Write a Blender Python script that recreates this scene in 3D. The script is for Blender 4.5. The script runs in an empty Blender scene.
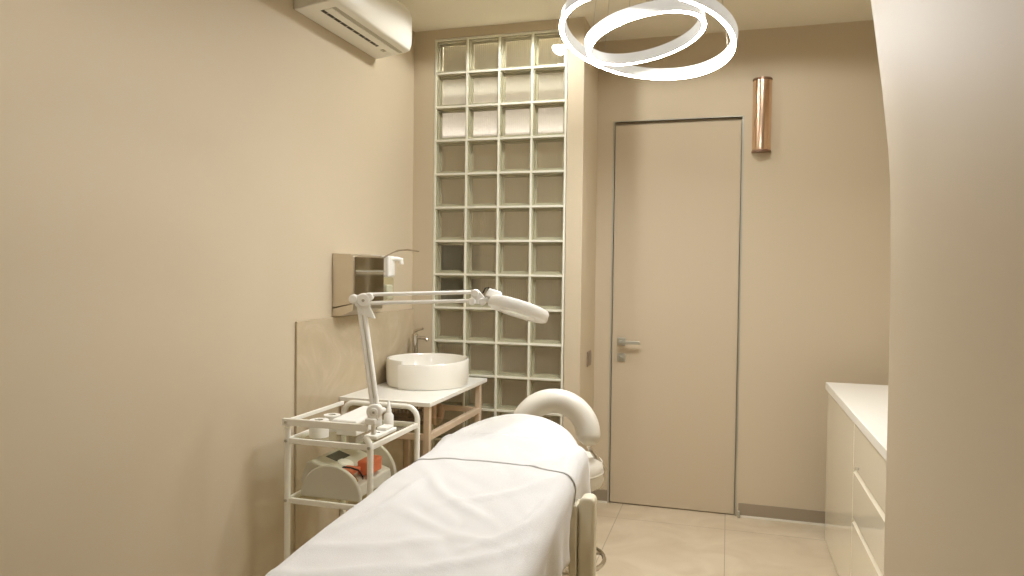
import bpy, math, random
from mathutils import Vector, Matrix, noise
random.seed(7)
SC = bpy.context.scene
COL = SC.collection
PI = math.pi

# ------------------------------------------------------------------ materials
def mat(name, col, rough=.5, metal=0., spec=.5, bump=None, var=None, coat=0., trans=0., emit=None, sheen=0., ior=1.45):
    m = bpy.data.materials.new(name); m.use_nodes = True
    nt = m.node_tree; b = nt.nodes['Principled BSDF']
    b.inputs['Base Color'].default_value = (*col, 1)
    b.inputs['Roughness'].default_value = rough
    b.inputs['Metallic'].default_value = metal
    b.inputs['Specular IOR Level'].default_value = spec
    b.inputs['Coat Weight'].default_value = coat
    b.inputs['Coat Roughness'].default_value = .05
    b.inputs['Transmission Weight'].default_value = trans
    b.inputs['IOR'].default_value = ior
    if sheen:
        b.inputs['Sheen Weight'].default_value = sheen
    if emit:
        b.inputs['Emission Color'].default_value = (*emit[:3], 1)
        b.inputs['Emission Strength'].default_value = emit[3]
    tc = nt.nodes.new('ShaderNodeTexCoord')
    if var:                                   # (scale, amount): faint blotchy tone variation
        n = nt.nodes.new('ShaderNodeTexNoise'); n.inputs['Scale'].default_value = var[0]; n.inputs['Detail'].default_value = 4
        mx = nt.nodes.new('ShaderNodeMix'); mx.data_type = 'RGBA'
        mx.inputs[6].default_value = (*[c*(1-var[1]) for c in col], 1)
        mx.inputs[7].default_value = (*[min(1, c*(1+var[1])) for c in col], 1)
        nt.links.new(tc.outputs['Object'], n.inputs['Vector'])
        nt.links.new(n.outputs['Fac'], mx.inputs[0]); nt.links.new(mx.outputs[2], b.inputs['Base Color'])
    if bump:                                  # (scale, strength, distance)
        n = nt.nodes.new('ShaderNodeTexNoise'); n.inputs['Scale'].default_value = bump[0]; n.inputs['Detail'].default_value = 3
        bp = nt.nodes.new('ShaderNodeBump'); bp.inputs['Strength'].default_value = bump[1]; bp.inputs['Distance'].default_value = bump[2]
        nt.links.new(tc.outputs['Object'], n.inputs['Vector'])
        nt.links.new(n.outputs['Fac'], bp.inputs['Height']); nt.links.new(bp.outputs['Normal'], b.inputs['Normal'])
    return m

WALL = (.612, .520, .376)
M = dict(
    wall=mat('beige_wall_paint', WALL, .6, spec=.3, bump=(180, .06, .002), var=(2.2, .012)),
    ceiling=mat('ceiling_paint', (.82, .765, .63), .7, spec=.2, var=(2, .01)),
    door=mat('door_paint', (.59, .495, .355), .5, spec=.35, var=(3, .01)),
    alu=mat('satin_aluminium', (.50, .48, .40), .42, metal=.6),
    gap=mat('recess_shade_brown', (.40, .33, .23), .8),
    base=mat('baseboard_metal', (.36, .30, .22), .45, metal=.2),
    baselip=mat('baseboard_lip', (.80, .76, .66), .5),
    steel=mat('brushed_steel', (.68, .62, .53), .28, metal=1., bump=(60, .03, .001)),
    mirror=mat('polished_steel', (.50, .43, .34), .10, metal=1.),
    chrome=mat('chrome', (.62, .58, .52), .12, metal=1.),
    copper=mat('copper', (.82, .60, .45), .24, metal=1.),
    copperdark=mat('dark_copper', (.30, .19, .13), .4, metal=.8),
    white=mat('white_gloss_lacquer', (.87, .81, .65), .06, spec=.5, coat=.5),
    whitetop=mat('white_worktop', (.90, .88, .81), .25),
    plastic=mat('white_plastic', (.94, .925, .87), .3),
    plasticgrey=mat('pale_grey_plastic', (.66, .63, .54), .4),
    ac=mat('air_conditioner_plastic', (.86, .84, .76), .28, coat=.2),
    acgrey=mat('air_conditioner_grey', (.48, .45, .36), .5),
    dark=mat('dark_slot', (.05, .045, .035), .6),
    powder=mat('white_powder_coat', (.90, .88, .80), .35),
    ringbody=mat('frosted_glowing_acrylic', (.42, .41, .37), .5, emit=(1., .97, .90, .42)),
    rose=mat('rose_beige_metal', (.70, .55, .40), .42, metal=.15),
    ceramic=mat('white_ceramic', (.88, .85, .77), .12, coat=.5),
    towel=mat('white_terry', (.79, .78, .765), .95, spec=.1, bump=(420, .35, .003), sheen=.3),
    vinyl=mat('cream_vinyl', (.80, .74, .58), .42, bump=(90, .04, .001)),
    stool=mat('pale_grey_vinyl', (.74, .70, .61), .40, bump=(90, .04, .001)),
    screen=mat('dark_display', (.07, .075, .06), .15),
    coral=mat('coral_plastic', (.85, .24, .12), .45),
    black=mat('black_rubber', (.02, .02, .02), .5),
    brown=mat('brown_plastic', (.26, .19, .13), .4),
    panelbrown=mat('corridor_brown_panel', (.46, .385, .28), .6, var=(1.5, .1)),
    pink=mat('corridor_pale_paint', (.78, .72, .68), .6),
    charcoal=mat('charcoal_panel', (.05, .042, .035), .5),
    basket=mat('dark_wire', (.20, .155, .11), .5, metal=.4),
    trap=mat('drain_plastic', (.55, .38, .26), .4),
    paper=mat('white_paper', (.88, .86, .80), .7),
)

def glass_mats():
    # clear thin sheet glass: mostly passes light, mirrors some by Fresnel
    m = bpy.data.materials.new('clear_sheet_glass'); m.use_nodes = True; nt = m.node_tree; nt.nodes.clear()
    o = nt.nodes.new('ShaderNodeOutputMaterial'); t = nt.nodes.new('ShaderNodeBsdfTransparent'); t.inputs[0].default_value = (.93, .94, .86, 1)
    g = nt.nodes.new('ShaderNodeBsdfGlossy'); g.inputs['Roughness'].default_value = .03
    f = nt.nodes.new('ShaderNodeFresnel'); f.inputs['IOR'].default_value = 1.5
    mx = nt.nodes.new('ShaderNodeMixShader')
    ge = nt.nodes.new('ShaderNodeNewGeometry'); inv = nt.nodes.new('ShaderNodeMath'); inv.operation = 'SUBTRACT'; inv.inputs[0].default_value = 1
    mu = nt.nodes.new('ShaderNodeMath'); mu.operation = 'MULTIPLY'
    nt.links.new(ge.outputs['Backfacing'], inv.inputs[1]); nt.links.new(f.outputs[0], mu.inputs[0]); nt.links.new(inv.outputs[0], mu.inputs[1])
    nt.links.new(mu.outputs[0], mx.inputs[0]); nt.links.new(t.outputs[0], mx.inputs[1]); nt.links.new(g.outputs[0], mx.inputs[2]); nt.links.new(mx.outputs[0], o.inputs[0])
    M['clear'] = m
    # rippled, light-scattering rear face of the glass blocks
    m = bpy.data.materials.new('rippled_block_glass'); m.use_nodes = True; nt = m.node_tree; nt.nodes.clear()
    o = nt.nodes.new('ShaderNodeOutputMaterial')
    r = nt.nodes.new('ShaderNodeBsdfRefraction'); r.inputs['Roughness'].default_value = .28; r.inputs['IOR'].default_value = 1.12; r.inputs['Color'].default_value = (.82, .80, .76, 1)
    d = nt.nodes.new('ShaderNodeBsdfDiffuse'); d.inputs[0].default_value = (.42, .38, .31, 1)
    mx = nt.nodes.new('ShaderNodeMixShader'); mx.inputs[0].default_value = .28
    tc = nt.nodes.new('ShaderNodeTexCoord'); w = nt.nodes.new('ShaderNodeTexWave'); w.inputs['Scale'].default_value = 26; w.inputs['Distortion'].default_value = 1.5
    b = nt.nodes.new('ShaderNodeBump'); b.inputs['Strength'].default_value = .22; b.inputs['Distance'].default_value = .01
    nt.links.new(tc.outputs['Object'], w.inputs['Vector']); nt.links.new(w.outputs['Fac'], b.inputs['Height']); nt.links.new(b.outputs[0], r.inputs['Normal'])
    nt.links.new(r.outputs[0], mx.inputs[1]); nt.links.new(d.outputs[0], mx.inputs[2]); nt.links.new(mx.outputs[0], o.inputs[0])
    M['ripple'] = m
    M['blockside'] = mat('block_glass_side', (.50, .465, .38), .2)
    M['grout'] = mat('pale_grout', (.80, .78, .67), .6)
glass_mats()

def floor_mat():
    m = mat('stone_floor_tile', (.6, .5, .4), .32, spec=.4); nt = m.node_tree; b = nt.nodes['Principled BSDF']
    tc = nt.nodes.new('ShaderNodeTexCoord'); mp = nt.nodes.new('ShaderNodeMapping'); mp.inputs['Location'].default_value = (-.44, .71, 0)
    br = nt.nodes.new('ShaderNodeTexBrick'); br.offset = 0; br.squash = 1
    br.inputs['Scale'].default_value = 1; br.inputs['Brick Width'].default_value = .615; br.inputs['Row Height'].default_value = 1.23
    br.inputs['Mortar Size'].default_value = .0024; br.inputs['Mortar Smooth'].default_value = .3
    n = nt.nodes.new('ShaderNodeTexNoise'); n.inputs['Scale'].default_value = 3.2; n.inputs['Detail'].default_value = 7; n.inputs['Distortion'].default_value = 1.3
    cr = nt.nodes.new('ShaderNodeValToRGB'); cr.color_ramp.elements[0].position = .35; cr.color_ramp.elements[1].position = .72
    cr.color_ramp.elements[0].color = (.555, .455, .315, 1); cr.color_ramp.elements[1].color = (.655, .56, .415, 1)
    br.inputs['Mortar'].default_value = (.36, .29, .20, 1)
    nt.links.new(tc.outputs['Object'], mp.inputs['Vector']); nt.links.new(mp.outputs[0], br.inputs['Vector']); nt.links.new(tc.outputs['Object'], n.inputs['Vector'])
    nt.links.new(n.outputs['Fac'], cr.inputs[0]); nt.links.new(cr.outputs[0], br.inputs['Color1']); nt.links.new(cr.outputs[0], br.inputs['Color2'])
    nt.links.new(br.outputs['Color'], b.inputs['Base Color'])
    M['floor'] = m
    m = mat('beige_marble', (.6, .5, .4), .22, spec=.5); nt = m.node_tree; b = nt.nodes['Principled BSDF']
    tc = nt.nodes.new('ShaderNodeTexCoord')
    n = nt.nodes.new('ShaderNodeTexNoise'); n.inputs['Scale'].default_value = 3.; n.inputs['Detail'].default_value = 9; n.inputs['Distortion'].default_value = 2.2; n.inputs['Roughness'].default_value = .6
    cr = nt.nodes.new('ShaderNodeValToRGB'); e = cr.color_ramp.elements
    e[0].position = .3; e[0].color = (.50, .41, .28, 1); e[1].position = .75; e[1].color = (.62, .53, .385, 1)
    k = e.new(.52); k.color = (.54, .445, .305, 1)
    nt.links.new(tc.outputs['Object'], n.inputs['Vector']); nt.links.new(n.outputs['Fac'], cr.inputs[0]); nt.links.new(cr.outputs[0], b.inputs['Base Color'])
    M['marble'] = m
floor_mat()

# ------------------------------------------------------------------ mesh helpers
class MB:
    def __init__(s): s.v = []; s.f = []
    def add(s, vs, fs):
        o = len(s.v); s.v += [tuple(p) for p in vs]; s.f += [tuple(i+o for i in f) for f in fs]; return s
    def box(s, x0, x1, y0, y1, z0, z1):
        x0, x1 = sorted((x0, x1)); y0, y1 = sorted((y0, y1)); z0, z1 = sorted((z0, z1))
        return s.add([(x0,y0,z0),(x1,y0,z0),(x1,y1,z0),(x0,y1,z0),(x0,y0,z1),(x1,y0,z1),(x1,y1,z1),(x0,y1,z1)],
                     [(0,3,2,1),(4,5,6,7),(0,1,5,4),(1,2,6,5),(2,3,7,6),(3,0,4,7)])
    def prism(s, poly, axis, a, b):
        """poly: 2-D outline; extruded along axis from a to b. axis y: (x,z); x: (y,z); z: (x,y)"""
        mk = {'x': lambda p, t: (t, p[0], p[1]), 'y': lambda p, t: (p[0], t, p[1]), 'z': lambda p, t: (p[0], p[1], t)}[axis]
        n = len(poly)
        return s.add([mk(p, a) for p in poly]+[mk(p, b) for p in poly],
                     [tuple(range(n))[::-1], tuple(range(n, 2*n))]+[(i, (i+1) % n, n+(i+1) % n, n+i) for i in range(n)])
    def tube(s, pts, r, n=10, closed=False, rr=None, up=None):
        """sweep a circle (or ellipse r along normal, rr along binormal) along pts"""
        pts = [Vector(p) for p in pts]; N = len(pts); rs = r if isinstance(r, (list, tuple)) else [r]*N
        T = []
        for i in range(N):
            a = pts[(i-1) % N] if closed or i else pts[0]; b = pts[(i+1) % N] if closed or i < N-1 else pts[-1]
            T.append((b-a).normalized())
        nrm = Vector(up) if up else (Vector((0, 0, 1)) if abs(T[0].z) < .9 else Vector((1, 0, 0)))
        vs = []
        for i in range(N):
            nrm = (nrm - T[i]*nrm.dot(T[i])).normalized(); bn = T[i].cross(nrm)
            for k in range(n):
                t = 2*PI*k/n; q = rs[i]*(rr/r if rr and not isinstance(r, (list, tuple)) else 1)
                vs.append(pts[i]+nrm*(math.cos(t)*rs[i])+bn*(math.sin(t)*q))
        fs = [(i*n+k, i*n+(k+1) % n, ((i+1) % N)*n+(k+1) % n, ((i+1) % N)*n+k) for i in range(N if closed else N-1) for k in range(n)]
        if not closed: fs += [tuple(range(n))[::-1], tuple(range((N-1)*n, N*n))]
        return s.add(vs, fs)
    def lathe(s, prof, c, axis=(0, 0, 1), n=32, ref=None):
        """prof: (radius, height) pairs from bottom to top, closed by caps"""
        ax = Vector(axis).normalized(); r0 = Vector(ref) if ref else (Vector((1, 0, 0)) if abs(ax.x) < .9 else Vector((0, 1, 0)))
        a = (r0-ax*r0.dot(ax)).normalized(); b = ax.cross(a); c = Vector(c); vs = []
        for r, h in prof:
            for k in range(n):
                t = 2*PI*k/n; vs.append(c+ax*h+a*(r*math.cos(t))+b*(r*math.sin(t)))
        N = len(prof)
        fs = [(i*n+k, i*n+(k+1) % n, (i+1)*n+(k+1) % n, (i+1)*n+k) for i in range(N-1) for k in range(n)]
        fs += [tuple(range(n))[::-1], tuple(range((N-1)*n, N*n))]
        return s.add(vs, fs)
    def ring(s, prof, c, axis=(0, 0, 1), n=96):
        """closed profile of (radius, height) pairs spun round the axis"""
        ax = Vector(axis).normalized(); r0 = Vector((1, 0, 0)) if abs(ax.x) < .9 else Vector((0, 1, 0))
        a = (r0-ax*r0.dot(ax)).normalized(); b = ax.cross(a); c = Vector(c); m = len(prof); vs = []
        for k in range(n):
            t = 2*PI*k/n
            for r, h in prof: vs.append(c+ax*h+a*(r*math.cos(t))+b*(r*math.sin(t)))
        return s.add(vs, [(k*m+i, ((k+1) % n)*m+i, ((k+1) % n)*m+(i+1) % m, k*m+(i+1) % m) for k in range(n) for i in range(m)])
    def grid(s, rows):
        m = len(rows[0]); vs = [p for r in rows for p in r]
        return s.add(vs, [(i*m+k, i*m+k+1, (i+1)*m+k+1, (i+1)*m+k) for i in range(len(rows)-1) for k in range(m-1)])
    def build(s, name, m, parent=None, bevel=0, seg=2, smooth=None, solid=0, sub=0, merge=False, fixn=True):
        V = [Vector(p) for p in s.v]
        lo = Vector([min(p[i] for p in V) for i in range(3)]); hi = Vector([max(p[i] for p in V) for i in range(3)])
        c = (lo+hi)/2; c.z = lo.z
        me = bpy.data.meshes.new(name); me.from_pydata([p-c for p in V], [], s.f)
        if fixn or merge:
            import bmesh
            bm = bmesh.new(); bm.from_mesh(me)
            if merge: bmesh.ops.remove_doubles(bm, verts=bm.verts, dist=1e-5)
            if fixn: bmesh.ops.recalc_face_normals(bm, faces=bm.faces)
            bm.to_mesh(me); bm.free()
        o = bpy.data.objects.new(name, me); COL.objects.link(o); o.data.materials.append(M[m])
        if parent is not None:
            o.parent = parent; q = parent; w = Vector((0, 0, 0))
            while q is not None: w += q.location; q = q.parent
            o.location = c-w
        else: o.location = c
        if solid:
            md = o.modifiers.new('thickness', 'SOLIDIFY'); md.thickness = solid; md.offset = 1
        if bevel:
            md = o.modifiers.new('soft_edges', 'BEVEL'); md.width = bevel; md.segments = seg; md.limit_method = 'ANGLE'; md.angle_limit = math.radians(40)
        if sub:
            md = o.modifiers.new('smooth', 'SUBSURF'); md.levels = sub; md.render_levels = sub
        me.polygons.foreach_set('use_smooth', [True]*len(me.polygons))
        if not sub:
            if smooth is None: smooth = 35
            import bmesh
            bm = bmesh.new(); bm.from_mesh(me)
            for e in bm.edges:
                e.smooth = not (len(e.link_faces) == 2 and e.calc_face_angle(0) > math.radians(smooth))
            bm.to_mesh(me); bm.free()
        return o

def tag(o, label, cat, group=None):
    o['label'] = label; o['category'] = cat
    if group: o['group'] = group
    return o
def thing(name, loc, label, cat, group=None):
    o = bpy.data.objects.new(name, None); COL.objects.link(o); o.location = loc; o.empty_display_size = .1
    return tag(o, label, cat, group)
def struct(o):
    o['kind'] = 'structure'; return o
def S(name): 
    o = bpy.data.objects.new(name, None); COL.objects.link(o); return struct(o)
def box(name, m, b, parent=None, bevel=0): return MB().box(*b).build(name, m, parent, bevel)
def arc(c, r, a0, a1, n, f):
    return [f(c, r*math.cos(a0+(a1-a0)*i/n), r*math.sin(a0+(a1-a0)*i/n)) for i in range(n+1)]

# ------------------------------------------------------------------ room
H = 2.889; XR = 3.0; YN = -5.2; YD = .457; XP = 1.046
struct(box('floor', 'floor', (-1.5, XR+.1, YN-.1, 2.2, -.1, 0)))
struct(box('ceiling', 'ceiling', (-1.5, XR+.1, YN-.1, 2.2, H, H+.1)))
struct(box('wall_left', 'wall', (-.1, 0, YN-.1, .1, 0, H)))
struct(box('wall_right', 'wall', (XR, XR+.1, YN-.1, .56, 0, H)))
struct(box('wall_near', 'wall', (0, XR, YN-.1, YN, 0, H)))
G0, G1, GZ0, GZ1 = .1418, .9418, .027, 2.827
wb = MB().box(0, G0-.008, 0, .1, 0, H).box(G0-.008, G1+.008, 0, .1, GZ1+.008, H).box(G0-.008, G1+.008, 0, .1, 0, GZ0-.008)
struct(wb.build('wall_back', 'wall'))
struct(MB().box(G1+.008, XP, 0, YD, 0, H).build('wall_pier', 'wall', bevel=.004))
DX0, DX1, DZ = 1.154, 1.910, 2.383
wd = MB().box(G1+.008, DX0, YD, YD+.1, 0, H).box(DX1, XR, YD, YD+.1, 0, H).box(DX0, DX1, YD, YD+.1, DZ, H)
struct(wd.build('wall_door', 'wall'))
# the side wall with a curved end that opens to the worktop alcove
ew = [(-5.2, 0), (-2.245, 0), (-2.245, 1.25)]
ew += [(-2.241, 1.4), (-2.228, 1.55), (-2.208, 1.673), (-2.180, 1.747), (-2.138, 1.823), (-2.09, 1.91), (-2.035, 1.994), (-1.955, 2.119), (-1.908, 2.186), (-1.82, 2.3),
       (-1.72, 2.42), (-1.62, 2.53), (-1.52, 2.63), (-1.41, 2.72), (-1.28, 2.80), (-1.17, 2.85), (-.95, H)]
ew.append((-5.2, H))
struct(MB().prism(ew, 'x', 2.2, 2.36).build('wall_alcove', 'wall', smooth=25))

# baseboards
def bboard(name, x0, x1, y0, y1, lip):
    o = S(name); box('board', 'base', (x0, x1, y0, y1, .012, .082), o); box('lip', 'baselip', (*lip, 0, .012), o)
bboard('baseboard_door', DX1+.02, XR, YD-.008, YD, (DX1+.02, XR, YD-.011, YD))
bboard('baseboard_corner', XP+.012, DX0-.012, YD-.008, YD, (XP+.012, DX0-.012, YD-.011, YD))
bboard('baseboard_pier', XP, XP+.008, 0, YD, (XP, XP+.011, 0, YD))

# door
d = S('door_1')
fr = MB().box(DX0-.010, DX0, YD-.002, YD+.05, 0, DZ+.006).box(DX1, DX1+.010, YD-.002, YD+.05, 0, DZ+.006).box(DX0, DX1, YD-.002, YD+.05, DZ, DZ+.006)
fr.build('door_frame', 'alu', d)
box('door_recess_back', 'gap', (DX0, DX1, YD+.022, YD+.06, 0, DZ), d)  # backing slab, its brown stands in for shade in the gaps round the leaf
box('door_leaf', 'door', (DX0+.003, DX1-.005, YD+.010, YD+.0219, .008, DZ-.020), d)
hd = MB().box(1.190, 1.240, YD+.002, YD+.012, .995, 1.045)
hd.tube([(1.215, YD+.006, 1.02), (1.215, YD-.045, 1.02)], .009, 12)
hd.box(1.206, 1.335, YD-.055, YD-.040, 1.010, 1.030)
hd.build('door_handle', 'alu', d, bevel=.003)
lk = MB().box(1.190, 1.240, YD+.002, YD+.012, .896, .946); lk.tube([(1.215, YD+.006, .921), (1.215, YD-.012, .921)], .008, 12); lk.box(1.212, 1.218, YD-.022, YD-.008, .910, .932)
lk.build('lock_plate', 'alu', d, bevel=.002)
box('door_stop', 'alu', (1.925, 1.94, YD-.03, YD-.012, 0, .04), d, .003)

# glass block window
w = S('window_1')
gr = MB(); bs = MB(); fp = MB(); bp_ = MB(); GT = .0055
for i in range(5):
    x = G0+.2*i; gr.box(x-GT, x+GT, -.002, .098, GZ0-GT, GZ1+GT)
for j in range(15):
    z = GZ0+.2*j
    for i in range(4):
        gr.box(G0+.2*i+GT, G0+.2*i+.2-GT, -.002, .098, z-GT, z+GT)
for i in range(4):
    for j in range(14):
        x0, x1 = G0+.2*i+GT+.0005, G0+.2*i+.2-GT-.0005; z0, z1 = GZ0+.2*j+GT+.0005, GZ0+.2*j+.2-GT-.0005
        tk = .0065
        for q in ((x0, x0+tk, z0, z1), (x1-tk, x1, z0, z1), (x0+tk, x1-tk, z0, z0+tk), (x0+tk, x1-tk, z1-tk, z1)):
            bs.box(q[0], q[1], .010, .092, q[2], q[3])
        # inner step of the pressed block, round the rear face
        a = .012
        for q in ((x0+tk, x0+tk+a, z0+tk, z1-tk), (x1-tk-a, x1-tk, z0+tk, z1-tk), (x0+tk+a, x1-tk-a, z0+tk, z0+tk+a), (x0+tk+a, x1-tk-a, z1-tk-a, z1-tk)):
            bs.box(q[0], q[1], .044, .052, q[2], q[3])
        fp.add([(x0, .004, z0), (x1, .004, z0), (x1, .004, z1), (x0, .004, z1)], [(0, 1, 2, 3)])
        bp_.add([(x0+tk, .054, z0+tk), (x1-tk, .054, z0+tk), (x1-tk, .054, z1-tk), (x0+tk, .054, z1-tk)], [(0, 1, 2, 3)])
gr.build('grout_grid', 'grout', w)
gb = bs.build('block_shells', 'blockside', w)
fp.build('front_faces', 'clear', w, fixn=False)
bp_.build('rippled_faces', 'ripple', w, fixn=False)

# corridor behind the glass blocks
struct(box('wall_corridor', 'pink', (-1.5, 1.1, 1.75, 1.85, 0, H)))
struct(box('wall_corridor_end', 'wall', (-1.5, -1.4, 0, 1.75, 0, H)))
struct(box('wall_corridor_front', 'wall', (-1.4, -.1, 0, .1, 0, H)))
struct(MB().box(G1+.10, G1+.2, YD+.1, 1.75, 0, H).build('wall_corridor_side', 'wall'))
pn = S('trim_1'); box('wainscot', 'panelbrown', (-1.4, 1.04, 1.62, 1.75, 0, 2.44), pn, .004); box('fill_light_screen', 'panelbrown', (-1.4, 1.04, 1.60, 1.62, 0, 2.53), pn, .003)  # front board added to keep the hidden fill light out of sight
t = thing('dark_frame', (-.31, 1.595, 1.15), 'dark blurred rectangle behind the left column of glass blocks', 'picture frame')
MB().box(-.52, -.10, 1.570, 1.599, 1.15, 1.66).build('frame_panel', 'charcoal', t, bevel=.002)

# splash panel on the left wall
tp_ = S('trim_2'); MB().box(0, .012, -1.247, -.001, 0, 1.215).build('marble_panel', 'marble', tp_, bevel=.002)

# ------------------------------------------------------------------ air conditioner
t = thing('air_conditioner', (.1, -.875, 2.58), 'white split air conditioner mounted high on the beige side wall', 'air conditioner')
A0, A1 = -1.275, -.500
prof = [(0.002, 2.583), (.18, 2.606), (.202, 2.616), (.213, 2.642), (.215, 2.785), (.200, 2.828), (.165, 2.848), (.002, 2.852)]
MB().prism(prof, 'y', A0, A1).build('casing', 'ac', t, bevel=.006, seg=3)
zb = lambda x: 2.583+(x-.002)*.1292
def strip(x0, x1, y0, y1, up=.0015, th=.004):
    m = MB(); m.add([(x0, y0, zb(x0)-up), (x1, y0, zb(x1)-up), (x1, y1, zb(x1)-up), (x0, y1, zb(x0)-up),
                     (x0, y0, zb(x0)-up+th), (x1, y0, zb(x1)-up+th), (x1, y1, zb(x1)-up+th), (x0, y1, zb(x0)-up+th)],
                    [(0,3,2,1),(4,5,6,7),(0,1,5,4),(1,2,6,5),(2,3,7,6),(3,0,4,7)]); return m
strip(.094, .112, A0+.07, A1-.175).build('air_slot', 'dark', t)
strip(.113, .150, A0+.07, A1-.03, .004).build('air_flap', 'ac', t, bevel=.001)
strip(.152, .168, A0+.07, A1-.02, .0015).build('outlet_groove', 'acgrey', t)
for k in range(9):
    y = A0+.11+k*.058; strip(.095, .111, y, y+.004, .0025).build('slot_vane', 'acgrey', t)
strip(.088, .106, A1-.12, A1-.085, .002).build('badge', 'acgrey', t)
mk = MB().tube([(.06, A0-.001, 2.63), (.075, A0-.001, 2.622), (.09, A0-.001, 2.633)], .002, 6); mk.build('end_mark', 'acgrey', t)

# ------------------------------------------------------------------ towel dispenser and soap dispenser
t = thing('paper_towel_dispenser', (.06, -.77, 1.22), 'boxy stainless steel paper towel dispenser on the wall above the marble panel', 'towel dispenser')
y0, y1, x1 = -.935, -.615, .118
MB().prism([(.001, 1.262), (x1, 1.285), (x1, 1.514), (x1-.02, 1.524), (.001, 1.528)], 'y', y0, y1).build('housing', 'steel', t, bevel=.004)
MB().prism([(.001, 1.222), (.05, 1.222), (x1-.004, 1.250), (x1-.004, 1.283), (.001, 1.258)], 'y', y0+.002, y1-.002).build('tray_chute', 'steel', t, bevel=.003)
MB().box(x1, x1+.003, y0+.012, y1-.008, 1.29, 1.51).build('door_panel', 'mirror', t, bevel=.001)
MB().box(x1+.003, x1+.007, y0+.012, y1-.008, 1.438, 1.446).build('reflection_line', 'alu', t)  # pale strip imitating a reflection line across the polished panel
t = thing('soap_dispenser', (.08, -.49, 1.29), 'white elbow lever soap dispenser with clear bottle beside the steel towel dispenser', 'soap dispenser')
MB().box(0, .012, -.545, -.455, 1.30, 1.53).build('wall_plate', 'plastic', t, bevel=.003)
MB().box(.012, .11, -.54, -.46, 1.410, 1.525).build('pump_head', 'plastic', t, bevel=.012, seg=3)
MB().tube([(.10, -.50, 1.508), (.125, -.475, 1.510), (.145, -.462, 1.505), (.146, -.461, 1.480)], .012, 10).build('spout', 'plastic', t)
MB().box(.018, .105, -.537, -.463, 1.285, 1.409).build('bottle', 'bottle' if 'bottle' in M else 'clear', t, bevel=.012, seg=3)
MB().box(.022, .101, -.533, -.467, 1.29, 1.37).build('liquid_soap', 'plasticgrey', t, bevel=.01)
MB().tube([(.02, -.535, 1.49), (.10, -.545, 1.525), (.17, -.56, 1.553), (.24, -.585, 1.556), (.31, -.60, 1.547)], .0045, 8).build('elbow_lever', 'chrome', t)

# ------------------------------------------------------------------ washstand, basin, tap
t = thing('washstand', (.25, -.455, 0), 'narrow washstand with white top on rose beige metal legs beside the glass blocks', 'washstand')
TX, TY0, TY1, TZ = .50, -.885, -.03, .82
MB().box(.014, TX, TY0, TY1, TZ-.022, TZ).build('table_top', 'whitetop', t, bevel=.003)
for (x, y) in ((.475, -.855), (.475, -.115), (.03, -.855), (.03, -.115)):
    MB().box(x-.015, x+.015, y-.015, y+.015, 0, TZ-.022).build('leg', 'rose', t, bevel=.002)
for (a) in ((.460, .49, -.84, -.13, .632, .662), (.015, .045, -.84, -.13, .632, .662), (.045, .460, -.868, -.842, .632, .662), (.045, .460, -.128, -.102, .632, .662)):
    MB().box(*a).build('rail', 'rose', t, bevel=.002)
MB().box(.046, .459, -.841, -.42, .640, .646).build('glass_shelf', 'clear', t)
MB().tube([(.27, -.30, .797), (.27, -.30, .63), (.272, -.285, .60), (.275, -.25, .588), (.278, -.215, .60), (.28, -.20, .64), (.26, -.18, .665), (.20, -.15, .67), (.02, -.12, .67)], .020, 12).build('drain_trap', 'trap', t)

t = thing('wire_basket', (.20, -.62, .647), 'small dark wire basket on the glass shelf under the washstand top', 'basket')
bk = MB(); bx0, bx1, by0, by1, bz0, bz1 = .16, .34, -.66, -.52, .648, .735
for k in range(9):
    x = bx0+(bx1-bx0)*k/8
    bk.tube([(x, by0, bz1), (x, by0, bz0+.004), (x, by1, bz0+.004), (x, by1, bz1)], .003, 6)
for k in range(1, 6):
    y = by0+(by1-by0)*k/6
    bk.tube([(bx0, y, bz1), (bx0, y, bz0+.004), (bx1, y, bz0+.004), (bx1, y, bz1)], .003, 6)
for z in (bz1, (bz0+bz1)/2):
    bk.tube([(bx0, by0, z), (bx1, by0, z), (bx1, by1, z), (bx0, by1, z)], .004, 6, closed=True)
bk.build('wire_cage', 'basket', t)
MB().box(bx0+.02, bx1-.02, by0+.02, by1-.02, bz0+.01, bz0+.06).build('dark_liner', 'brown', t, bevel=.008)

t = thing('washbasin', (.30, -.36, TZ), 'white round ceramic vessel basin with overlapping spiral rim on the washstand', 'basin')
BC = Vector((.252, -.355)); n = 96; th = .014
ang0 = math.radians(-104)                       # where the spiral starts and steps outward
def rad(u): return .246-.030*u                  # turns inward over one full turn
def bh(u):                                       # rim height
    return .146
outer = []; rows = []
ring_o, ring_i = [], []
for k in range(n+1):
    u = k/n; a = ang0+u*(2*PI); r = rad(u)
    ring_o.append((r, a)); ring_i.append((r-th, a))
def bpnt(r, a, z): return (BC.x+r*math.cos(a), BC.y+r*math.sin(a), TZ+z)
m = MB(); cols = []
for k in range(n+1):
    u = k/n; a = ang0+u*2*PI; r = rad(u); h = bh(u)-.016*max(0, 1-u/.33)
    r_in = r-th
    cols.append([bpnt(r-.006, a, .002), bpnt(r-.002, a, .012), bpnt(r, a, .035), bpnt(r, a, h-.006), bpnt(r-.004, a, h), bpnt(r-th+.004, a, h), bpnt(r-th, a, h-.006),
                 bpnt(r-th-.004, a, .05), bpnt(r-th-.03, a, .028), bpnt(.05, a, .02), bpnt(.012, a, .018)])
m.grid(cols)
nn = len(cols[0])
m.f.append(tuple(range(0, 8))[::-1]); m.f.append(tuple(n*nn+i for i in range(0, 8)))
m.build('basin_wall', 'ceramic', t, smooth=50)
MB().lathe([(.200, .001), (.190, .016), (.10, .017), (.02, .0165)], (BC.x-.004, BC.y, TZ), n=48).build('basin_floor', 'ceramic', t)
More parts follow.
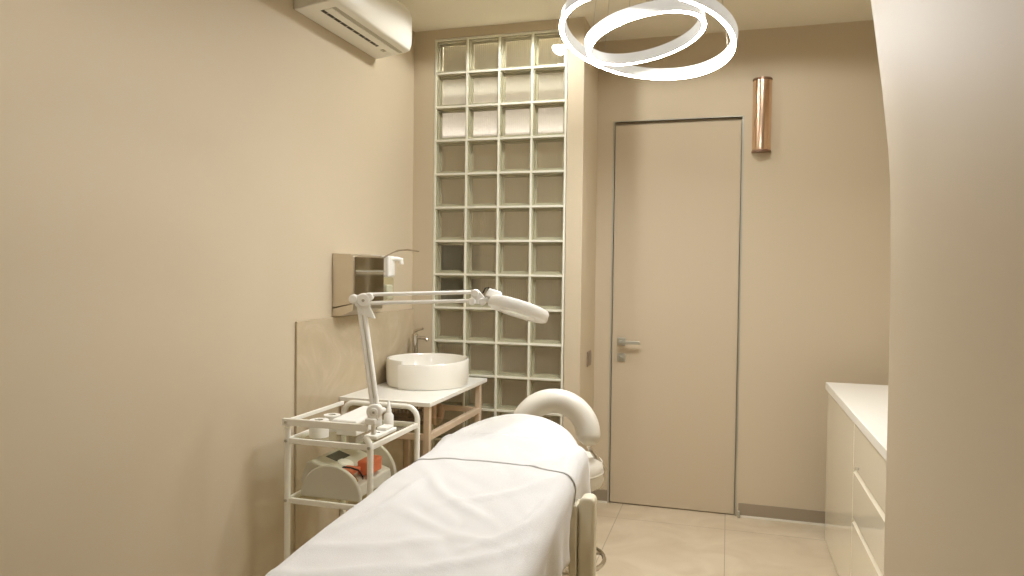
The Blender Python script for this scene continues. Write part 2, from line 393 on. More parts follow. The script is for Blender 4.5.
MB().lathe([(.022, .0), (.022, .004), (.014, .007)], (BC.x, BC.y, TZ+.0195), n=24).build('drain_cover', 'chrome', t)

t = thing('basin_tap', (.06, -.24, TZ), 'chrome single lever mixer tap standing behind the round basin', 'tap')
fx, fy = .062, -.09
MB().lathe([(.028, 0), (.028, .006), (.018, .010), (.018, .220), (.020, .225), (.020, .245), (.014, .251)], (fx, fy, TZ), n=24).build('tap_body', 'chrome', t)
MB().tube([(fx+.010, fy, TZ+.228), (fx+.06, fy-.01, TZ+.228), (fx+.085, fy-.02, TZ+.223), (fx+.09, fy-.021, TZ+.212)], .010, 12).build('tap_spout', 'chrome', t)
MB().tube([(fx, fy, TZ+.250), (fx, fy, TZ+.266), (fx+.015, fy-.004, TZ+.274), (fx+.06, fy-.02, TZ+.284)], [.010, .010, .009, .006], 12).build('tap_lever', 'chrome', t)

# ------------------------------------------------------------------ trolley
t = thing('trolley', (.322, -1.275, 0), 'white tubular trolley with glass shelves between the bed and the marble panel', 'trolley')
LX, RX, NY, FY = .135, .509, -1.500, -1.050; ZB = .830; ZS = .750; ZL = .505; r = .0125
def bow(y, r0=.055):
    p = [(LX, y, .06), (LX, y, ZB-r0)]
    p += [(LX+r0-r0*math.cos(a), y, ZB-r0+r0*math.sin(a)) for a in [PI/2*k/6 for k in range(1, 7)]]
    p += [(RX-r0+r0*math.sin(a), y, ZB-r0+r0*math.cos(a)) for a in [PI/2*k/6 for k in range(0, 7)]]
    p += [(RX, y, .06)]
    return p
MB().tube(bow(FY), r, 12).build('push_bow', 'powder', t, smooth=60)
MB().tube([(LX, NY, .06), (LX, NY, ZB-.033)], r, 12).build('post', 'powder', t, smooth=60)
MB().lathe([(.013, 0), (.013, .008), (.009, .012)], (LX, NY, ZB-.033), n=16).build('post_cap', 'powder', t)
pr = [(RX, NY, .06), (RX, NY, ZB-.085)]+[(RX-.05+.05*math.cos(a), NY, ZB-.085+.05*math.sin(a)) for a in [PI/2*k/6 for k in range(1, 5)]]
MB().tube(pr, r, 12).build('post', 'powder', t, smooth=60)
MB().box(LX-.02, RX-.012, NY-.011, NY+.005, ZB-.018, ZB+.010).build('top_bar', 'powder', t, bevel=.002)
for z in (ZS, ZL):
    for y in (NY, FY): MB().box(LX+.008, RX-.008, y-.007, y+.007, z-.012, z+.010).build('cross_rail', 'powder', t, bevel=.002)
    for x in (LX, RX): MB().box(x-.007, x+.007, NY+.008, FY-.008, z-.012, z+.010).build('side_rail', 'powder', t, bevel=.002)
    MB().box(LX+.007, RX-.007, NY+.007, FY-.007, z-.004, z+.002).build('glass_shelf', 'clear', t)
for y in (NY, FY): MB().box(LX+.008, RX-.008, y-.007, y+.007, .14, .162).build('cross_rail', 'powder', t, bevel=.002)
MB().box(LX-.007, LX+.007, NY+.008, FY-.008, ZB-.010, ZB+.006).build('side_rail', 'powder', t, bevel=.002)
for (x, z) in ((LX, ZB-.004), (LX, ZS), (LX, ZL), (RX, ZS), (RX, ZL)):
    MB().tube([(x, NY-.012, z), (x, NY-.018, z)], .006, 10).build('bolt', 'alu', t)
for x in (LX, RX):
    for y in (NY, FY):
        MB().lathe([(.024, -.010), (.026, -.004), (.026, .004), (.024, .010)], (x+.004, y, .0265), axis=(1, 0, 0), n=20).build('caster_wheel', 'black', t)
        MB().box(x-.012, x-.008, y-.016, y+.016, .02, .06).add(*(lambda b: (b.v, b.f))(MB().box(x-.012, x+.018, y-.016, y+.016, .054, .064))).build('caster_fork', 'alu', t)

zt = ZS+.0025
def roll(x, y, r0, h, label):
    o = thing('tissue_roll', (x, y, zt), label, 'tissue roll')
    MB().ring([(r0, 0), (r0, h), (.018, h), (.018, 0)], (x, y, zt), n=32).build('paper_wound', 'paper', o)
    MB().ring([(.0178, 0.0005), (.0178, h+.001), (.016, h+.001), (.016, 0.0005)], (x, y, zt), n=24).build('core_tube', 'plasticgrey', o)
roll(.225, -1.41, .040, .070, 'white paper roll at the left front of the trolley shelf')
roll(.215, -1.29, .036, .068, 'white paper roll behind the front roll on the trolley shelf')
o = thing('wipes_packet', (.30, -1.25, zt), 'flat white packet of wipes lying on a box on the trolley top shelf', 'packet')
pk = MB(); th0 = math.radians(17)
pts = []
for (x, y, z) in ((.262,-1.38,0), (.385,-1.38,0), (.385,-1.10,0), (.262,-1.10,0)): pts.append((x, y, zt+.046+(y+1.36)*.04))
pk.add(pts+[(p[0], p[1]-.004, p[2]+.024) for p in pts], [(0,3,2,1),(4,5,6,7),(0,1,5,4),(1,2,6,5),(2,3,7,6),(3,0,4,7)])
pk.build('packet_body', 'paper', o, bevel=.012, seg=3)
MB().box(.275, .370, -1.36, -1.12, zt, zt+.0455).build('packet_rest', 'paper', o, bevel=.004)
o = thing('squeeze_bottle', (.420, -1.16, zt), 'small white bottle with pointed cap on the trolley beside the lamp base', 'bottle')
MB().lathe([(.020, 0), (.022, .004), (.022, .055), (.013, .068)], (.420, -1.16, zt), n=24).build('bottle_body', 'plastic', o)
MB().lathe([(.013, .0685), (.013, .080), (.010, .085), (.004, .118), (.003, .120)], (.420, -1.16, zt), n=20).build('nozzle_cap', 'plastic', o)
o = thing('socket_block', (.435, -1.22, zt), 'small white tray with two dark holes at the right of the trolley shelf', 'tray')
MB().box(.420, .480, -1.39, -1.20, zt, zt+.016).build('tray_body', 'plastic', o, bevel=.004)
MB().box(.428, .472, -1.29, -1.22, zt+.016, zt+.030).build('tray_cover', 'plastic', o, bevel=.004)
for k in (0, 1): MB().lathe([(.006, 0), (.006, .0012)], (.440+.016*k, -1.325, zt+.0161), n=14).build('hole', 'dark', o)

# cosmetic device on the lower shelf
zl = ZL+.0025
t = thing('cosmetic_device', (.315, -1.28, zl), 'grey beauty machine with rounded side panels and small display on the lower trolley shelf', 'beauty device')
cx = .298
half = [(cx-.138, zl)]+[(cx-.138*math.cos(a), zl+.01+.128*math.sin(a)) for a in [PI*k/28 for k in range(29)]]+[(cx+.138, zl)]
MB().prism(half, 'y', -1.445, -1.425).build('side_panel', 'plasticgrey', t, bevel=.005, smooth=30)
half2 = [(x, z if z <= zl else zl+(z-zl)*1.2) for x, z in half]
MB().prism(half2, 'y', -1.120, -1.100).build('side_panel', 'plasticgrey', t, bevel=.005, smooth=30)
body = [(cx-.135, zl+.004), (cx-.150, zl+.06), (cx-.125, zl+.135), (cx-.105, zl+.145), (cx+.02, zl+.108), (cx+.05, zl+.075), (cx+.115, zl+.055), (cx+.120, zl+.004)]
MB().prism(body, 'y', -1.4245, -1.1205).build('body', 'plasticgrey', t, bevel=.006)
sx = lambda x: zl+.145-(x-(cx-.105))*.296
def onp(x0, x1, y0, y1, dz=.002, e=.003):
    return MB().add([(x0, y0, sx(x0)-e), (x1, y0, sx(x1)-e), (x1, y1, sx(x1)-e), (x0, y1, sx(x0)-e), (x0, y0, sx(x0)+dz), (x1, y0, sx(x1)+dz), (x1, y1, sx(x1)+dz), (x0, y1, sx(x0)+dz)],
                    [(0,3,2,1),(4,5,6,7),(0,1,5,4),(1,2,6,5),(2,3,7,6),(3,0,4,7)])
onp(cx-.088, cx-.032, -1.33, -1.22).build('display', 'screen', t, bevel=.001)
MB().lathe([(.036, 0), (.036, .006), (.030, .011), (.008, .012)], (cx-.002, -1.315, sx(cx-.002)-.003), axis=(.284, 0, .959), n=28).build('dial', 'plastic', t)
t = thing('coral_handpiece', (.40, -1.28, zl+.08), 'coral orange applicator with dark cord resting on the grey beauty machine', 'applicator')
MB().box(cx+.060, cx+.118, -1.33, -1.21, zl+.074, zl+.135).build('coral_block', 'coral', t, bevel=.008)
MB().box(cx+.018, cx+.085, -1.415, -1.34, zl+.098, zl+.116).build('coral_pad', 'coral', t, bevel=.005)
MB().tube([(cx+.03, -1.40, zl+.119), (cx+.045, -1.412, zl+.128), (cx+.07, -1.40, zl+.124), (cx+.098, -1.385, zl+.112), (cx+.115, -1.38, zl+.085), (cx+.105, -1.36, zl+.070)], .0035, 8).build('cord', 'black', t)
MB().tube([(cx+.065, -1.40, zl+.092), (cx+.105, -1.415, zl+.074)], [.014, .010], 12).build('chrome_tip', 'copper', t)

# ------------------------------------------------------------------ magnifier lamp (works in the plane facing the stool side of the room)
rv = Vector((math.cos(.2897), math.sin(.2897), 0)); fv = Vector((-math.sin(.2897), math.cos(.2897), 0)); uv = Vector((0, 0, 1))
LB = Vector((.5138, -1.485, 0)); 
def LP(s, z, dpt=0): return LB+rv*s+uv*z+fv*dpt
t = thing('magnifier_lamp', (LB.x, LB.y, ZB), 'white articulated magnifier lamp clamped on the trolley reaching over the bed', 'lamp')
BZ = .884
MB().tube([LP(0, BZ-.035), LP(0, BZ-.085)], .0095, 12).build('clamp_pin', 'plastic', t)
MB().box(LB.x-.022, LB.x+.022, LB.y-.032, LB.y+.004, BZ-.042, BZ-.018).build('clamp', 'plastic', t, bevel=.004)
dk = MB().lathe([(.026, -.020), (.031, -.016), (.031, .016), (.026, .020)], LP(.005, BZ+.008), axis=-fv, n=32)
dk.lathe([(.016, .020), (.016, .025), (.006, .026)], LP(.005, BZ+.008), axis=-fv, n=24)
dk.box(LB.x-.020, LB.x+.026, LB.y-.015, LB.y+.015, BZ-.024, BZ+.01)
dk.build('base_joint', 'plastic', t, bevel=.002)
MB().lathe([(.006, 0), (.004, .004)], LP(.005, BZ+.008, -.0262), axis=-fv, n=16).build('joint_screw', 'alu', t)
EL = Vector(LP(-.053, 1.324)); B0 = LP(.005, BZ+.03)
ax = (EL-B0).normalized(); sd = ax.cross(fv).normalized()
for q in (-1, 1):
    MB().tube([B0+sd*q*.0095, EL-ax*.02+sd*q*.0095], .0085, 10, rr=.011).build('lower_arm', 'plastic', t, smooth=60)
MB().tube([B0+ax*.03, EL-ax*.03], .004, 8).build('arm_spring', 'plasticgrey', t)
ej = MB().lathe([(.024, -.018), (.028, -.013), (.028, .013), (.024, .018)], EL+rv*.012+uv*.006, axis=-fv, n=28)
ej.lathe([(.015, -.016), (.018, -.012), (.018, .012), (.015, .016)], EL-rv*.028+uv*.010, axis=-fv, n=24)
ej.lathe([(.014, -.016), (.016, -.012), (.016, .012), (.014, .016)], EL+rv*.034+uv*.020, axis=-fv, n=24)
def plate(poly, c, d0, d1):
    P = [c+rv*a+uv*b for a, b in poly]; n = len(P)
    return MB().add([p+fv*d0 for p in P]+[p+fv*d1 for p in P], [tuple(range(n))[::-1], tuple(range(n, 2*n))]+[(i, (i+1) % n, n+(i+1) % n, n+i) for i in range(n)])
pj = plate([(-.030, .022), (.03, .036), (.042, .02), (.036, -.02), (.010, -.03), (-.020, -.018)], EL, -.012, .012); ej.add(pj.v, pj.f)
pj = plate([(-.022, -.012), (.036, -.02), (.058, -.066), (.028, -.060), (.006, -.052)], EL, -.010, .010); ej.add(pj.v, pj.f)
ej.build('elbow_joint', 'plastic', t, bevel=.002)
MB().lathe([(.006, 0), (.004, .003)], EL+rv*.012+uv*.006-fv*.018, axis=-fv, n=16).build('joint_screw', 'alu', t)
J = Vector(LP(.396, 1.3425))
for q in (.020, -.014):
    MB().tube([EL+rv*.03+uv*(q+.008), J-rv*.016+uv*(q+.004)], .0075, 10).build('upper_arm', 'plastic', t, smooth=60)
hj = MB().lathe([(.013, -.016), (.016, -.012), (.016, .012), (.013, .016)], J+uv*.020, axis=-fv, n=24)
hj.lathe([(.012, -.016), (.015, -.012), (.015, .012), (.012, .016)], J+uv*-.012-rv*.012, axis=-fv, n=24)
hj.lathe([(.012, -.016), (.015, -.012), (.015, .012), (.012, .016)], J+uv*-.012+rv*.030, axis=-fv, n=24)
pj = plate([(-.022, -.022), (.042, -.022), (.046, -.004), (.012, .034), (-.010, .032)], J, -.010, .010); hj.add(pj.v, pj.f)
hj.tube([J+rv*.03-uv*.008, J+rv*.075-uv*.004], .010, 12)
hj.build('head_joint', 'plastic', t, bevel=.002)
HC = Vector(LP(.568, 1.303)); e1 = (rv*.957-uv*.290).normalized(); e2 = (fv*.985-uv*.17).normalized(); hn = e1.cross(e2).normalized()
if hn.z < 0: hn = -hn
R0 = .122
hh = MB().ring([(R0-.010, -.024), (R0-.003, -.021), (R0, -.014), (R0, .010), (R0-.005, .019), (R0-.014, .022), (.066, .024), (.062, .018), (.062, -.016), (.070, -.024)], HC, axis=hn, n=64)
hh.build('lamp_head', 'plastic', t, smooth=40)
MB().lathe([(.0615, -.006), (.0615, .002), (.03, .008), (.005, .010)], HC, axis=hn, n=48).build('lens', 'clear', t)
sw = [HC-e1*(.122-.0)+e2*0]
q0 = HC-e1*.125+hn*.006
bxv = []
for a, b, c in ((-1,-1,0),(1,-1,0),(1,1,0),(-1,1,0)): bxv.append(q0+e1*(.020+a*.036)+e2*b*.022)
tp = [q0+e1*(.016+a*.026)+e2*b*.018+hn*.036 for a, b in ((-1,-1),(1,-1),(1,1),(-1,1))]
MB().add(bxv+tp, [(0,3,2,1),(4,5,6,7),(0,1,5,4),(1,2,6,5),(2,3,7,6),(3,0,4,7)]).build('switch_box', 'plastic', t, bevel=.006, seg=3)
MB().tube([J+rv*.030+uv*.020, J+rv*.040+uv*.040, J+rv*.052+uv*.045, J+rv*.050+uv*.025, J+rv*.060+uv*.006, J+rv*.080+uv*.006], .003, 8).build('head_cable', 'black', t, smooth=80)

# ------------------------------------------------------------------ treatment bed
BCX = 1.098
def ztop(y):
    P = [(-3.8, .665), (-3.4, .67), (-3., .68), (-2.6, .702), (-2.3, .742), (-2., .792), (-1.7, .845), (-1.45, .882), (-1.3, .895), (-1.2, .897)]
    for (a, b), (c, d_) in zip(P, P[1:]):
        if y <= c:
            u = max(0, (y-a)/(c-a)); return b+(d_-b)*u
    return P[-1][1]
HW = .325; HY = -1.84; HL = .50
def wl(y):                                        # the left edge of the towels runs in towards the head
    P = [(-3.0, 1.05), (-2.56, 1.03), (-2.3, 1.0), (-2.1, .91), (-1.99, .90), (-1.93, .86), (-1.86, .78), (-1.78, .72), (-1.47, .78), (-1.3, .90)]
    if y <= P[0][0]: return 1.05
    for (a, b), (c, d_) in zip(P, P[1:]):
        if y <= c: return b+(d_-b)*(y-a)/(c-a)
    return .9
def outline(*a_, **k_):
    return [(None, None, None) if O is None else (Vector((BCX+(O.x-BCX)*wl(O.y), O.y)) if O.x < BCX else Vector((BCX+(O.x-BCX)*.925, O.y)), Sp, N) for O, Sp, N in outline_(*a_, **k_)]
def outline_(y_near, fan=True, y_far=None, step=.016, w=HW, na=40):
    """open outline from near left, round the head, to near right, with spine points and outward normals"""
    out = []
    yf = HY if fan else y_far
    ns = max(2, int((yf-y_near)/step))
    for i in range(ns): y = y_near+(yf-y_near)*i/ns; out.append((Vector((BCX-w, y)), Vector((BCX, y)), Vector((-1, 0))))
    if fan:
        for k in range(na+1):
            a = PI-PI*k/na; c, s_ = math.cos(a), math.sin(a)
            nn_ = Vector((c/w, s_/HL)).normalized()
            out.append((Vector((BCX+w*c, HY+HL*s_)), Vector((BCX, HY+.0*s_)), nn_))
    else:
        out.append((Vector((BCX-w, yf)), Vector((BCX, yf)), Vector((-1, 0))))
        out.append((None, None, None))
        out.append((Vector((BCX+w, yf)), Vector((BCX, yf)), Vector((1, 0))))
    for i in range(ns): y = yf+(y_near-yf)*(i+1)/ns; out.append((Vector((BCX+w, y)), Vector((BCX, y)), Vector((1, 0))))
    return out
def fbm(x, y, z): return noise.noise(Vector((x, y, z)))+.5*noise.noise(Vector((2*x, 2*y, 2*z)))
def crease(p, a, b, wd, h, fade=.10):
    a = Vector(a); b = Vector(b); ab = b-a; L = ab.length; u = (p-a).dot(ab)/L; dd = (p-a).dot(Vector((-ab.y, ab.x)))/L
    dd += .018*math.sin(u*14)
    e = 1. if 0 <= u <= L else math.exp(-((-u if u < 0 else u-L)/fade)**2)
    return h*e*math.exp(-(dd/wd)**2)
CREASES = [((1.00, -2.02), (1.16, -2.16), .016, .007), ((1.16, -2.10), (1.30, -1.96), .014, .006), ((.86, -2.30), (.93, -2.12), .018, .010), ((.90, -2.42), (1.10, -2.36), .020, .006),
           ((1.28, -2.30), (1.38, -2.05), .020, .010), ((1.20, -2.45), (1.36, -2.28), .018, .008), ((1.02, -1.62), (1.22, -1.66), .03, .004), ((.80, -2.55), (1.0, -2.52), .02, .007),
           ((1.30, -1.80), (1.36, -1.68), .016, .006), ((1.05, -2.25), (1.22, -2.30), .015, .005), ((.95, -1.75), (1.08, -1.58), .02, .004)]
def wrinkle(p):
    z = .0075*fbm(p.x*4.5, p.y*3.2, 1.3)+.0045*abs(noise.noise(Vector((p.x*9+p.y*5, p.y*7, 4.))))
    return z+sum(crease(p, *c) for c in CREASES)
def strand(O, Sp, N, off, r, hem, al, wr, nin=26, narc=6, nd=12, flare=0.):
    pts = []
    for k in range(nin):
        u = k/nin; p = Sp+(O-N*r-Sp)*u
        crown = .012*(1-u*u)
        z = ztop(p.y)+off+crown
        if wr: z += wrinkle(p)
        pts.append((p.x, p.y, z))
    ze = ztop(O.y)+off
    for k in range(narc+1):
        a = PI/2*k/narc; p = O-N*r+N*(r*math.sin(a)); z = ze-r+r*math.cos(a)
        if wr: z += (1-k/narc)*wrinkle(p)
        pts.append((p.x, p.y, z))
    L = max(.002, hem-r)
    for k in range(1, nd+1):
        u = k/nd; dd = flare*u
        if wr: dd += u*(.012*math.sin(al*19+.7*math.sin(al*7))+.008*math.sin(al*43+1.))+.006*u*fbm(al*6, u*2, 0)
        p = O+N*dd; pts.append((p.x, p.y, ze-r-L*u))
    return pts
def loft(ol, off, r, hemf, wr, close_gap=False, w_extra=0, flare=0.):
    m = MB(); rows = []; al = 0; prev = None; groups = [[]]
    for (O, Sp, N) in ol:
        if O is None: groups.append([]); prev = None; continue
        if prev is not None: al += (O-prev).length
        prev = O
        groups[-1].append(strand(O+N*w_extra, Sp, N, off, r, hemf(O, N, al), al, wr, flare=flare))
    for g in groups: m.grid(g)
    return m
t = thing('treatment_bed', (BCX, -2.4, 0), 'long treatment bed with cream vinyl sides under the white towels', 'treatment bed')
mm = MB(); ol = outline(-3.7)
strs = [strand(O-N*.010, Sp, N, -.012, .035, .115, 0, False) for O, Sp, N in ol]
mm.grid(strs)
bot = [s_[-1] for s_ in strs]; spb = [(Sp.x, Sp.y, bt[2]) for (O, Sp, N), bt in zip(ol, bot)]
mm.grid([bot, spb])
ns_ = len(strs[0])
mm.build('mattress', 'vinyl', t, merge=True, smooth=50)
MB().box(BCX-.22, BCX+.22, -3.4, -1.75, .50, .56).build('bed_frame', 'vinyl', t, bevel=.01)
MB().prism([(-1.95, .56), (-1.60, .56), (-1.60, .72), (-1.95, .675)], 'x', BCX-.15, BCX+.15).build('backrest_hinge', 'alu', t, bevel=.004)
MB().prism([(-3.2, .56), (-2.55, .56), (-2.55, .585), (-3.2, .56)], 'x', BCX-.2, BCX+.2).build('seat_support', 'alu', t)
MB().box(BCX-.15, BCX+.15, -2.75, -2.30, .10, .50).build('lift_column', 'vinyl', t, bevel=.03)
MB().box(BCX-.26, BCX+.26, -3.1, -1.95, 0, .10).build('base_plate', 'vinyl', t, bevel=.03)
# hanging armrest on the far right side
ar = MB(); ap = [(1.403, .40)]
AX0, AX1 = 1.414, 1.464; AT = .752
aprof = [(AX0, .36), (AX0, AT-.022)]+[(AX0+.022-.022*math.cos(a), AT-.022+.022*math.sin(a)) for a in [PI/2*k/5 for k in range(1, 6)]]+[(AX1-.018+.018*math.sin(a), AT-.018+.018*math.cos(a)) for a in [PI/2*k/5 for k in range(6)]]+[(AX1, .36)]
ar.prism(aprof, 'y', -1.86, -1.80); ar.build('armrest', 'vinyl', t, bevel=.010, seg=3)
MB().box(1.386, 1.410, -1.865, -1.79, .36, .725).build('armrest_panel', 'vinyl', t, bevel=.004)
MB().tube([(BCX+.20, -1.83, .53), (1.40, -1.83, .53)], .014, 12).build('armrest_bracket', 'chrome', t)

def hem_body(O, N, al):
    if N.x < 0: return .30
    P = [(-3.7, .54), (-2.4, .555), (-2.1, .578), (-1.95, .588), (-1.8, .612), (-1.7, .64), (-1.6, .69)]
    for (a, b), (c, d_) in zip(P, P[1:]):
        if O.y <= c: return ztop(O.y)-(b+(d_-b)*(O.y-a)/(c-a))
    return .13
cov = loft(outline(-3.65, fan=False, y_far=-1.63), 0, .05, hem_body, True, flare=-.004)
tag(cov.build('bed_towel', 'towel', solid=.004, merge=True, smooth=80), 'large white terry towel covering the length of the treatment bed', 'towel')
hol = [q for q in outline(-1.858, step=.02)]
hcov = loft(hol, .0035, .05, lambda O, N, al: (.15 if N.x > 0 else .17)+.012*math.sin(al*11), True, w_extra=.005, flare=-.002)
tag(hcov.build('head_towel', 'towel', solid=.0025, merge=True, smooth=80), 'folded white towel spread over the raised head end of the bed', 'towel')

# ------------------------------------------------------------------ stool with crescent backrest
SX, SY = 1.166, -.985
t = thing('salon_stool', (SX, SY, 0), 'pale salon stool with crescent backrest behind the head of the bed', 'stool')
st = MB().lathe([(.10, .520), (.155, .522), (.176, .535), (.184, .560), (.180, .585), (.183, .600), (.176, .632), (.150, .648), (.06, .652), (.01, .652)], (SX, SY, 0), n=56)
st.build('seat', 'stool', t, smooth=60)
MB().ring([(.1815, .586), (.1845, .589), (.1845, .594), (.1815, .597)], (SX, SY, 0), n=56).build('seat_piping', 'stool', t, smooth=80)
MB().lathe([(.11, .50), (.11, .5195)], (SX, SY, 0), n=32).build('seat_plate', 'alu', t)
MB().lathe([(.030, .12), (.030, .33), (.018, .335), (.018, .50)], (SX, SY, 0), n=24).build('gas_column', 'chrome', t)
MB().tube([(SX+.19*math.cos(a), SY+.19*math.sin(a), .205) for a in [2*PI*k/48 for k in range(48)]], .010, 10, closed=True).build('foot_ring', 'chrome', t)
sp = MB()
for k in range(3):
    a = .5+2*PI*k/3; sp.tube([(SX+.028*math.cos(a), SY+.028*math.sin(a), .21), (SX+.185*math.cos(a), SY+.185*math.sin(a), .205)], .006, 8)
sp.build('ring_spoke', 'chrome', t)
for k in range(5):
    a = .3+2*PI*k/5; c, s_ = math.cos(a), math.sin(a)
    MB().tube([(SX+.02*c, SY+.02*s_, .12), (SX+.14*c, SY+.14*s_, .10), (SX+.26*c, SY+.26*s_, .072)], [.022, .018, .013], 10).build('base_leg', 'chrome', t)
    MB().lathe([(.022, -.011), (.025, -.006), (.025, .006), (.022, .011)], (SX+.26*c, SY+.26*s_, .0255), axis=(-s_, c, 0), n=20).build('caster', 'black', t)
# crescent: padded arc, opening toward the bed
cv = Vector((.984, .178, 0)); cu = Vector((-.04, .20, .979)).normalized(); CC = Vector((1.146, -1.055, .753)); CR = .145
pth = []; rs = []
a0, a1 = math.radians(-16), math.radians(170)
for k in range(41):
    u = k/40; a = a0+(a1-a0)*u; pth.append(CC+cv*(CR*math.cos(a))+cu*(CR*math.sin(a)))
    e = min(u, 1-u)/.10; rs.append(.052*(math.sqrt(max(0.03, 1-(1-min(1, e))**2))))
MB().tube(pth, rs, 20, up=cv).build('backrest', 'stool', t, smooth=80)
e0 = pth[1]
MB().tube([(SX+.02, SY+.02, .508), (SX+.13, SY+.03, .505), (SX+.175, SY+.02, .53), (SX+.185, SY+.02, .60), (e0.x+.004, e0.y+.05, e0.z-.035), (e0.x, e0.y+.01, e0.z+.01)], .010, 10).build('back_bracket', 'chrome', t)

# ------------------------------------------------------------------ worktop cabinets
CX = 2.378
t = thing('base_cabinet', (2.68, -.235, 0), 'glossy white base cabinet with plain door at the door wall end of the worktop', 'cabinet')
MB().box(CX+.018, 2.99, -.664, .195, .0, .826).build('carcass', 'white', t, bevel=.001)
MB().box(CX, CX+.0175, -.664, .195, .010, .815).build('cabinet_door', 'white', t, bevel=.0015)
t = thing('drawer_cabinet', (2.68, -1.12, 0), 'glossy white drawer cabinet with recessed finger grooves beside the alcove wall', 'cabinet')
MB().box(CX+.018, 2.99, -1.60, -.667, .0, .826).build('carcass', 'white', t, bevel=.001)
for (z0, z1) in ((.632, .815), (.415, .604), (.010, .387)):
    dr = MB().prism([(CX, z0), (CX, z1-.0), (CX+.004, z1+.004), (CX+.0175, z1+.022 if z1 < .8 else z1), (CX+.0175, z0)], 'y', -1.60, -.669)
    o = dr.build('drawer', 'white', t, bevel=.001)
    if z1 > .8:
        MB().lathe([(.007, 0), (.007, .003), (.003, .004)], (CX-.0005, -.79, .650), axis=(-1, 0, 0), n=16).build('drawer_lock', 'alu', o)
tag(MB().box(2.366, 2.995, -1.62, .205, .828, .868).build('worktop', 'whitetop', bevel=.003), 'white worktop running along both glossy cabinets in the alcove', 'worktop')

# ------------------------------------------------------------------ wall fittings on the door side
t = thing('wall_sconce', (2.018, YD, 2.165), 'tall copper half cylinder sconce on the wall beside the door top', 'wall lamp')
hc = [(2.018+.053*math.cos(a), YD-.002-.060*math.sin(a)) for a in [PI*k/24 for k in range(25)]]
MB().prism(hc, 'z', 2.178, 2.582).build('copper_shade', 'copper', t, smooth=30)
hc2 = [(2.018+.055*math.cos(a), YD-.001-.063*math.sin(a)) for a in [PI*k/24 for k in range(25)]]
MB().prism(hc2, 'z', 2.165, 2.1775).build('end_cap', 'copperdark', t, smooth=30)
MB().prism(hc2, 'z', 2.5825, 2.595).build('end_cap', 'copperdark', t, smooth=30)
t = thing('light_switch', (XP, .255, .885), 'small brown light switch on the narrow wall beside the door', 'light switch')
MB().box(XP, XP+.008, .200, .310, .885, .975).build('switch_plate', 'brown', t, bevel=.003)
MB().box(XP+.008, XP+.012, .215, .295, .897, .963).build('rocker', 'brown', t, bevel=.002)

# ------------------------------------------------------------------ lamps
RING = 164; D1, D2, D4, D5, D6 = 28, 32, 22, 15, 20
def emis(name, col, s):
    m = bpy.data.materials.new(name); m.use_nodes = True; nt = m.node_tree; nt.nodes.clear()
    e = nt.nodes.new('ShaderNodeEmission'); e.inputs[0].default_value = (*col, 1); e.inputs[1].default_value = s
    o = nt.nodes.new('ShaderNodeOutputMaterial'); nt.links.new(e.outputs[0], o.inputs[0]); M[name] = m
WARM = (1., .90, .74)
emis('led_diffuser', (.985, 1., 1.02), RING)
emis('downlight_glow', (1., .97, .90), 14)
t = thing('ring_pendant', (1.503, -1.033, 2.411), 'white pendant of two tilted glowing rings hanging over the bed', 'pendant lamp')
RC = Vector((1.503, -1.033, 2.411))
def ringlamp(R_, nrm, ht, w_):
    nv = Vector(nrm).normalized(); c = RC
    o = MB().ring([(R_+w_/2, -.0044), (R_+w_/2, ht), (R_-w_/2, ht), (R_-w_/2, -.0044), (R_-w_/2+.002, -.0044), (R_-w_/2+.002, .002), (R_+w_/2-.002, .002), (R_+w_/2-.002, -.0044)], c, axis=nv, n=128).build('ring_body', 'ringbody', t, smooth=40)
    MB().ring([(R_+w_/2-.0022, -.0045), (R_+w_/2-.0022, .0018), (R_-w_/2+.0022, .0018), (R_-w_/2+.0022, -.0045)], c, axis=nv, n=128).build('led_strip', 'led_diffuser', o, smooth=40)
    r0 = Vector((1, 0, 0)); a = (r0-nv*r0.dot(nv)).normalized(); b = nv.cross(a)
    for k in range(3):
        g = .4+2*PI*k/3; p = c+nv*ht+a*(R_*math.cos(g))+b*(R_*math.sin(g))
        MB().tube([p, (RC.x+(p.x-RC.x)*.80, RC.y+(p.y-RC.y)*.80, H)], .0009, 5).build('cable', 'alu', o)
ringlamp(.35, (.133, .205, 1), .042, .022)
ringlamp(.236, (-.207, .059, 1), .042, .021)
MB().lathe([(.20, 0), (.20, .026), (.19, .03)], (RC.x, RC.y, H-.031), n=48).build('ceiling_canopy', 'powder', t)

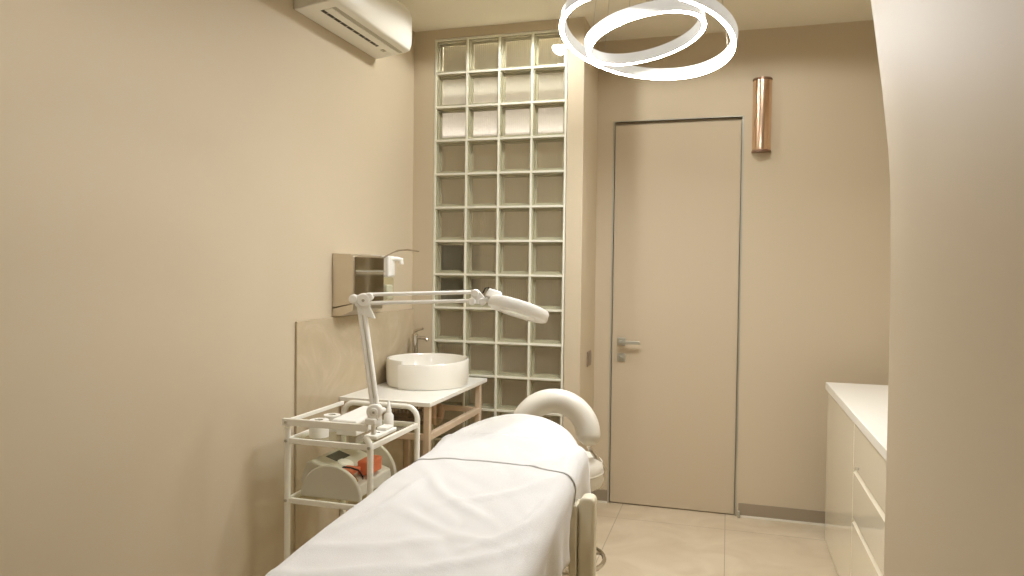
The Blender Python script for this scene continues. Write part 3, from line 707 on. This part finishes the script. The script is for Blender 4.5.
def spotlamp(x, y, e, label, group=None, size=2.9, blend=.2):
    d_ = thing('downlight', (x, y, H-.012), label, 'ceiling light', group)
    MB().ring([(.048, .002), (.050, .0115), (.034, .0115), (.032, .004)], (x, y, H-.012), n=40).build('trim_ring', 'powder', d_)
    MB().lathe([(.033, .006), (.033, .011)], (x, y, H-.012), n=32).build('lens_disc', 'downlight_glow', d_)
    l = bpy.data.lights.new('downlight_beam', 'SPOT'); l.energy = e; l.color = (1., 1., .98); l.spot_size = size; l.spot_blend = blend; l.shadow_soft_size = .045
    lo = bpy.data.objects.new('downlight_beam', l); COL.objects.link(lo); lo.parent = d_; lo.location = (0, 0, -.012)
GRP = 'recessed ceiling downlights'
spotlamp(.80, -.43, D1, 'recessed round downlight in the ceiling in front of the glass blocks', GRP)
for x, y, e, cone in ((.70, -2.9, D2, 2.7), (2.3, -.9, D4, 2.3), (.90, -2.15, D5, 2.5), (1.95, -.45, D6, 2.9)):  # unseen fill lamps, added and aimed to balance the room brightness
    spotlamp(x, y, e, 'added ceiling fill light out of view', GRP, cone, .2 if cone > 2.8 else 1.)

# hidden fill lights added behind the glass blocks, above panelling and window head
def area(name, loc, rot, sx_, sy_, e, col):
    l = bpy.data.lights.new(name, 'AREA'); l.shape = 'RECTANGLE'; l.size = sx_; l.size_y = sy_; l.energy = e; l.color = col
    lo = bpy.data.objects.new(name, l); COL.objects.link(lo); lo.location = loc; lo.rotation_euler = rot
area('cove_fill_light', (-.18, 1.685, 2.455), (PI, 0, 0), 2.3, .06, 7.5, (.93, .97, 1.08))
area('corridor_fill_light', (.5, .20, H-.02), (0, 0, 0), .7, .12, 23, (1., .99, .99))

# world: dim warm
wd_ = bpy.data.worlds.new('world'); SC.world = wd_; wd_.use_nodes = True
wd_.node_tree.nodes['Background'].inputs[0].default_value = (1, .93, .8, 1); wd_.node_tree.nodes['Background'].inputs[1].default_value = .05

# ------------------------------------------------------------------ camera
cam = bpy.data.cameras.new('camera'); co = bpy.data.objects.new('camera', cam); COL.objects.link(co)
yaw, pit, rol, f = .2897, .0235, .0126, 725.2
F = Vector((-math.sin(yaw)*math.cos(pit), math.cos(yaw)*math.cos(pit), -math.sin(pit))); R_ = Vector((math.cos(yaw), math.sin(yaw), 0)); U = R_.cross(F)
r2 = R_*math.cos(rol)+U*math.sin(rol); u2 = -R_*math.sin(rol)+U*math.cos(rol)
mx = Matrix((r2, u2, -F)).transposed().to_4x4(); mx.translation = Vector((1.847, -4.064, 1.452)); co.matrix_world = mx
cam.sensor_fit = 'HORIZONTAL'; cam.sensor_width = 36; cam.lens = f/1024*36; cam.clip_start = .05
SC.camera = co
SC.view_settings.view_transform = 'Standard'; SC.view_settings.look = 'None'; SC.view_settings.gamma = 1; SC.view_settings.use_curve_mapping = False
SC.view_settings.exposure = 0.
SC.cycles.max_bounces = 10; SC.cycles.diffuse_bounces = 5; SC.cycles.transparent_max_bounces = 16
SC.cycles.use_denoising = True
SC.cycles.sample_clamp_indirect = 6
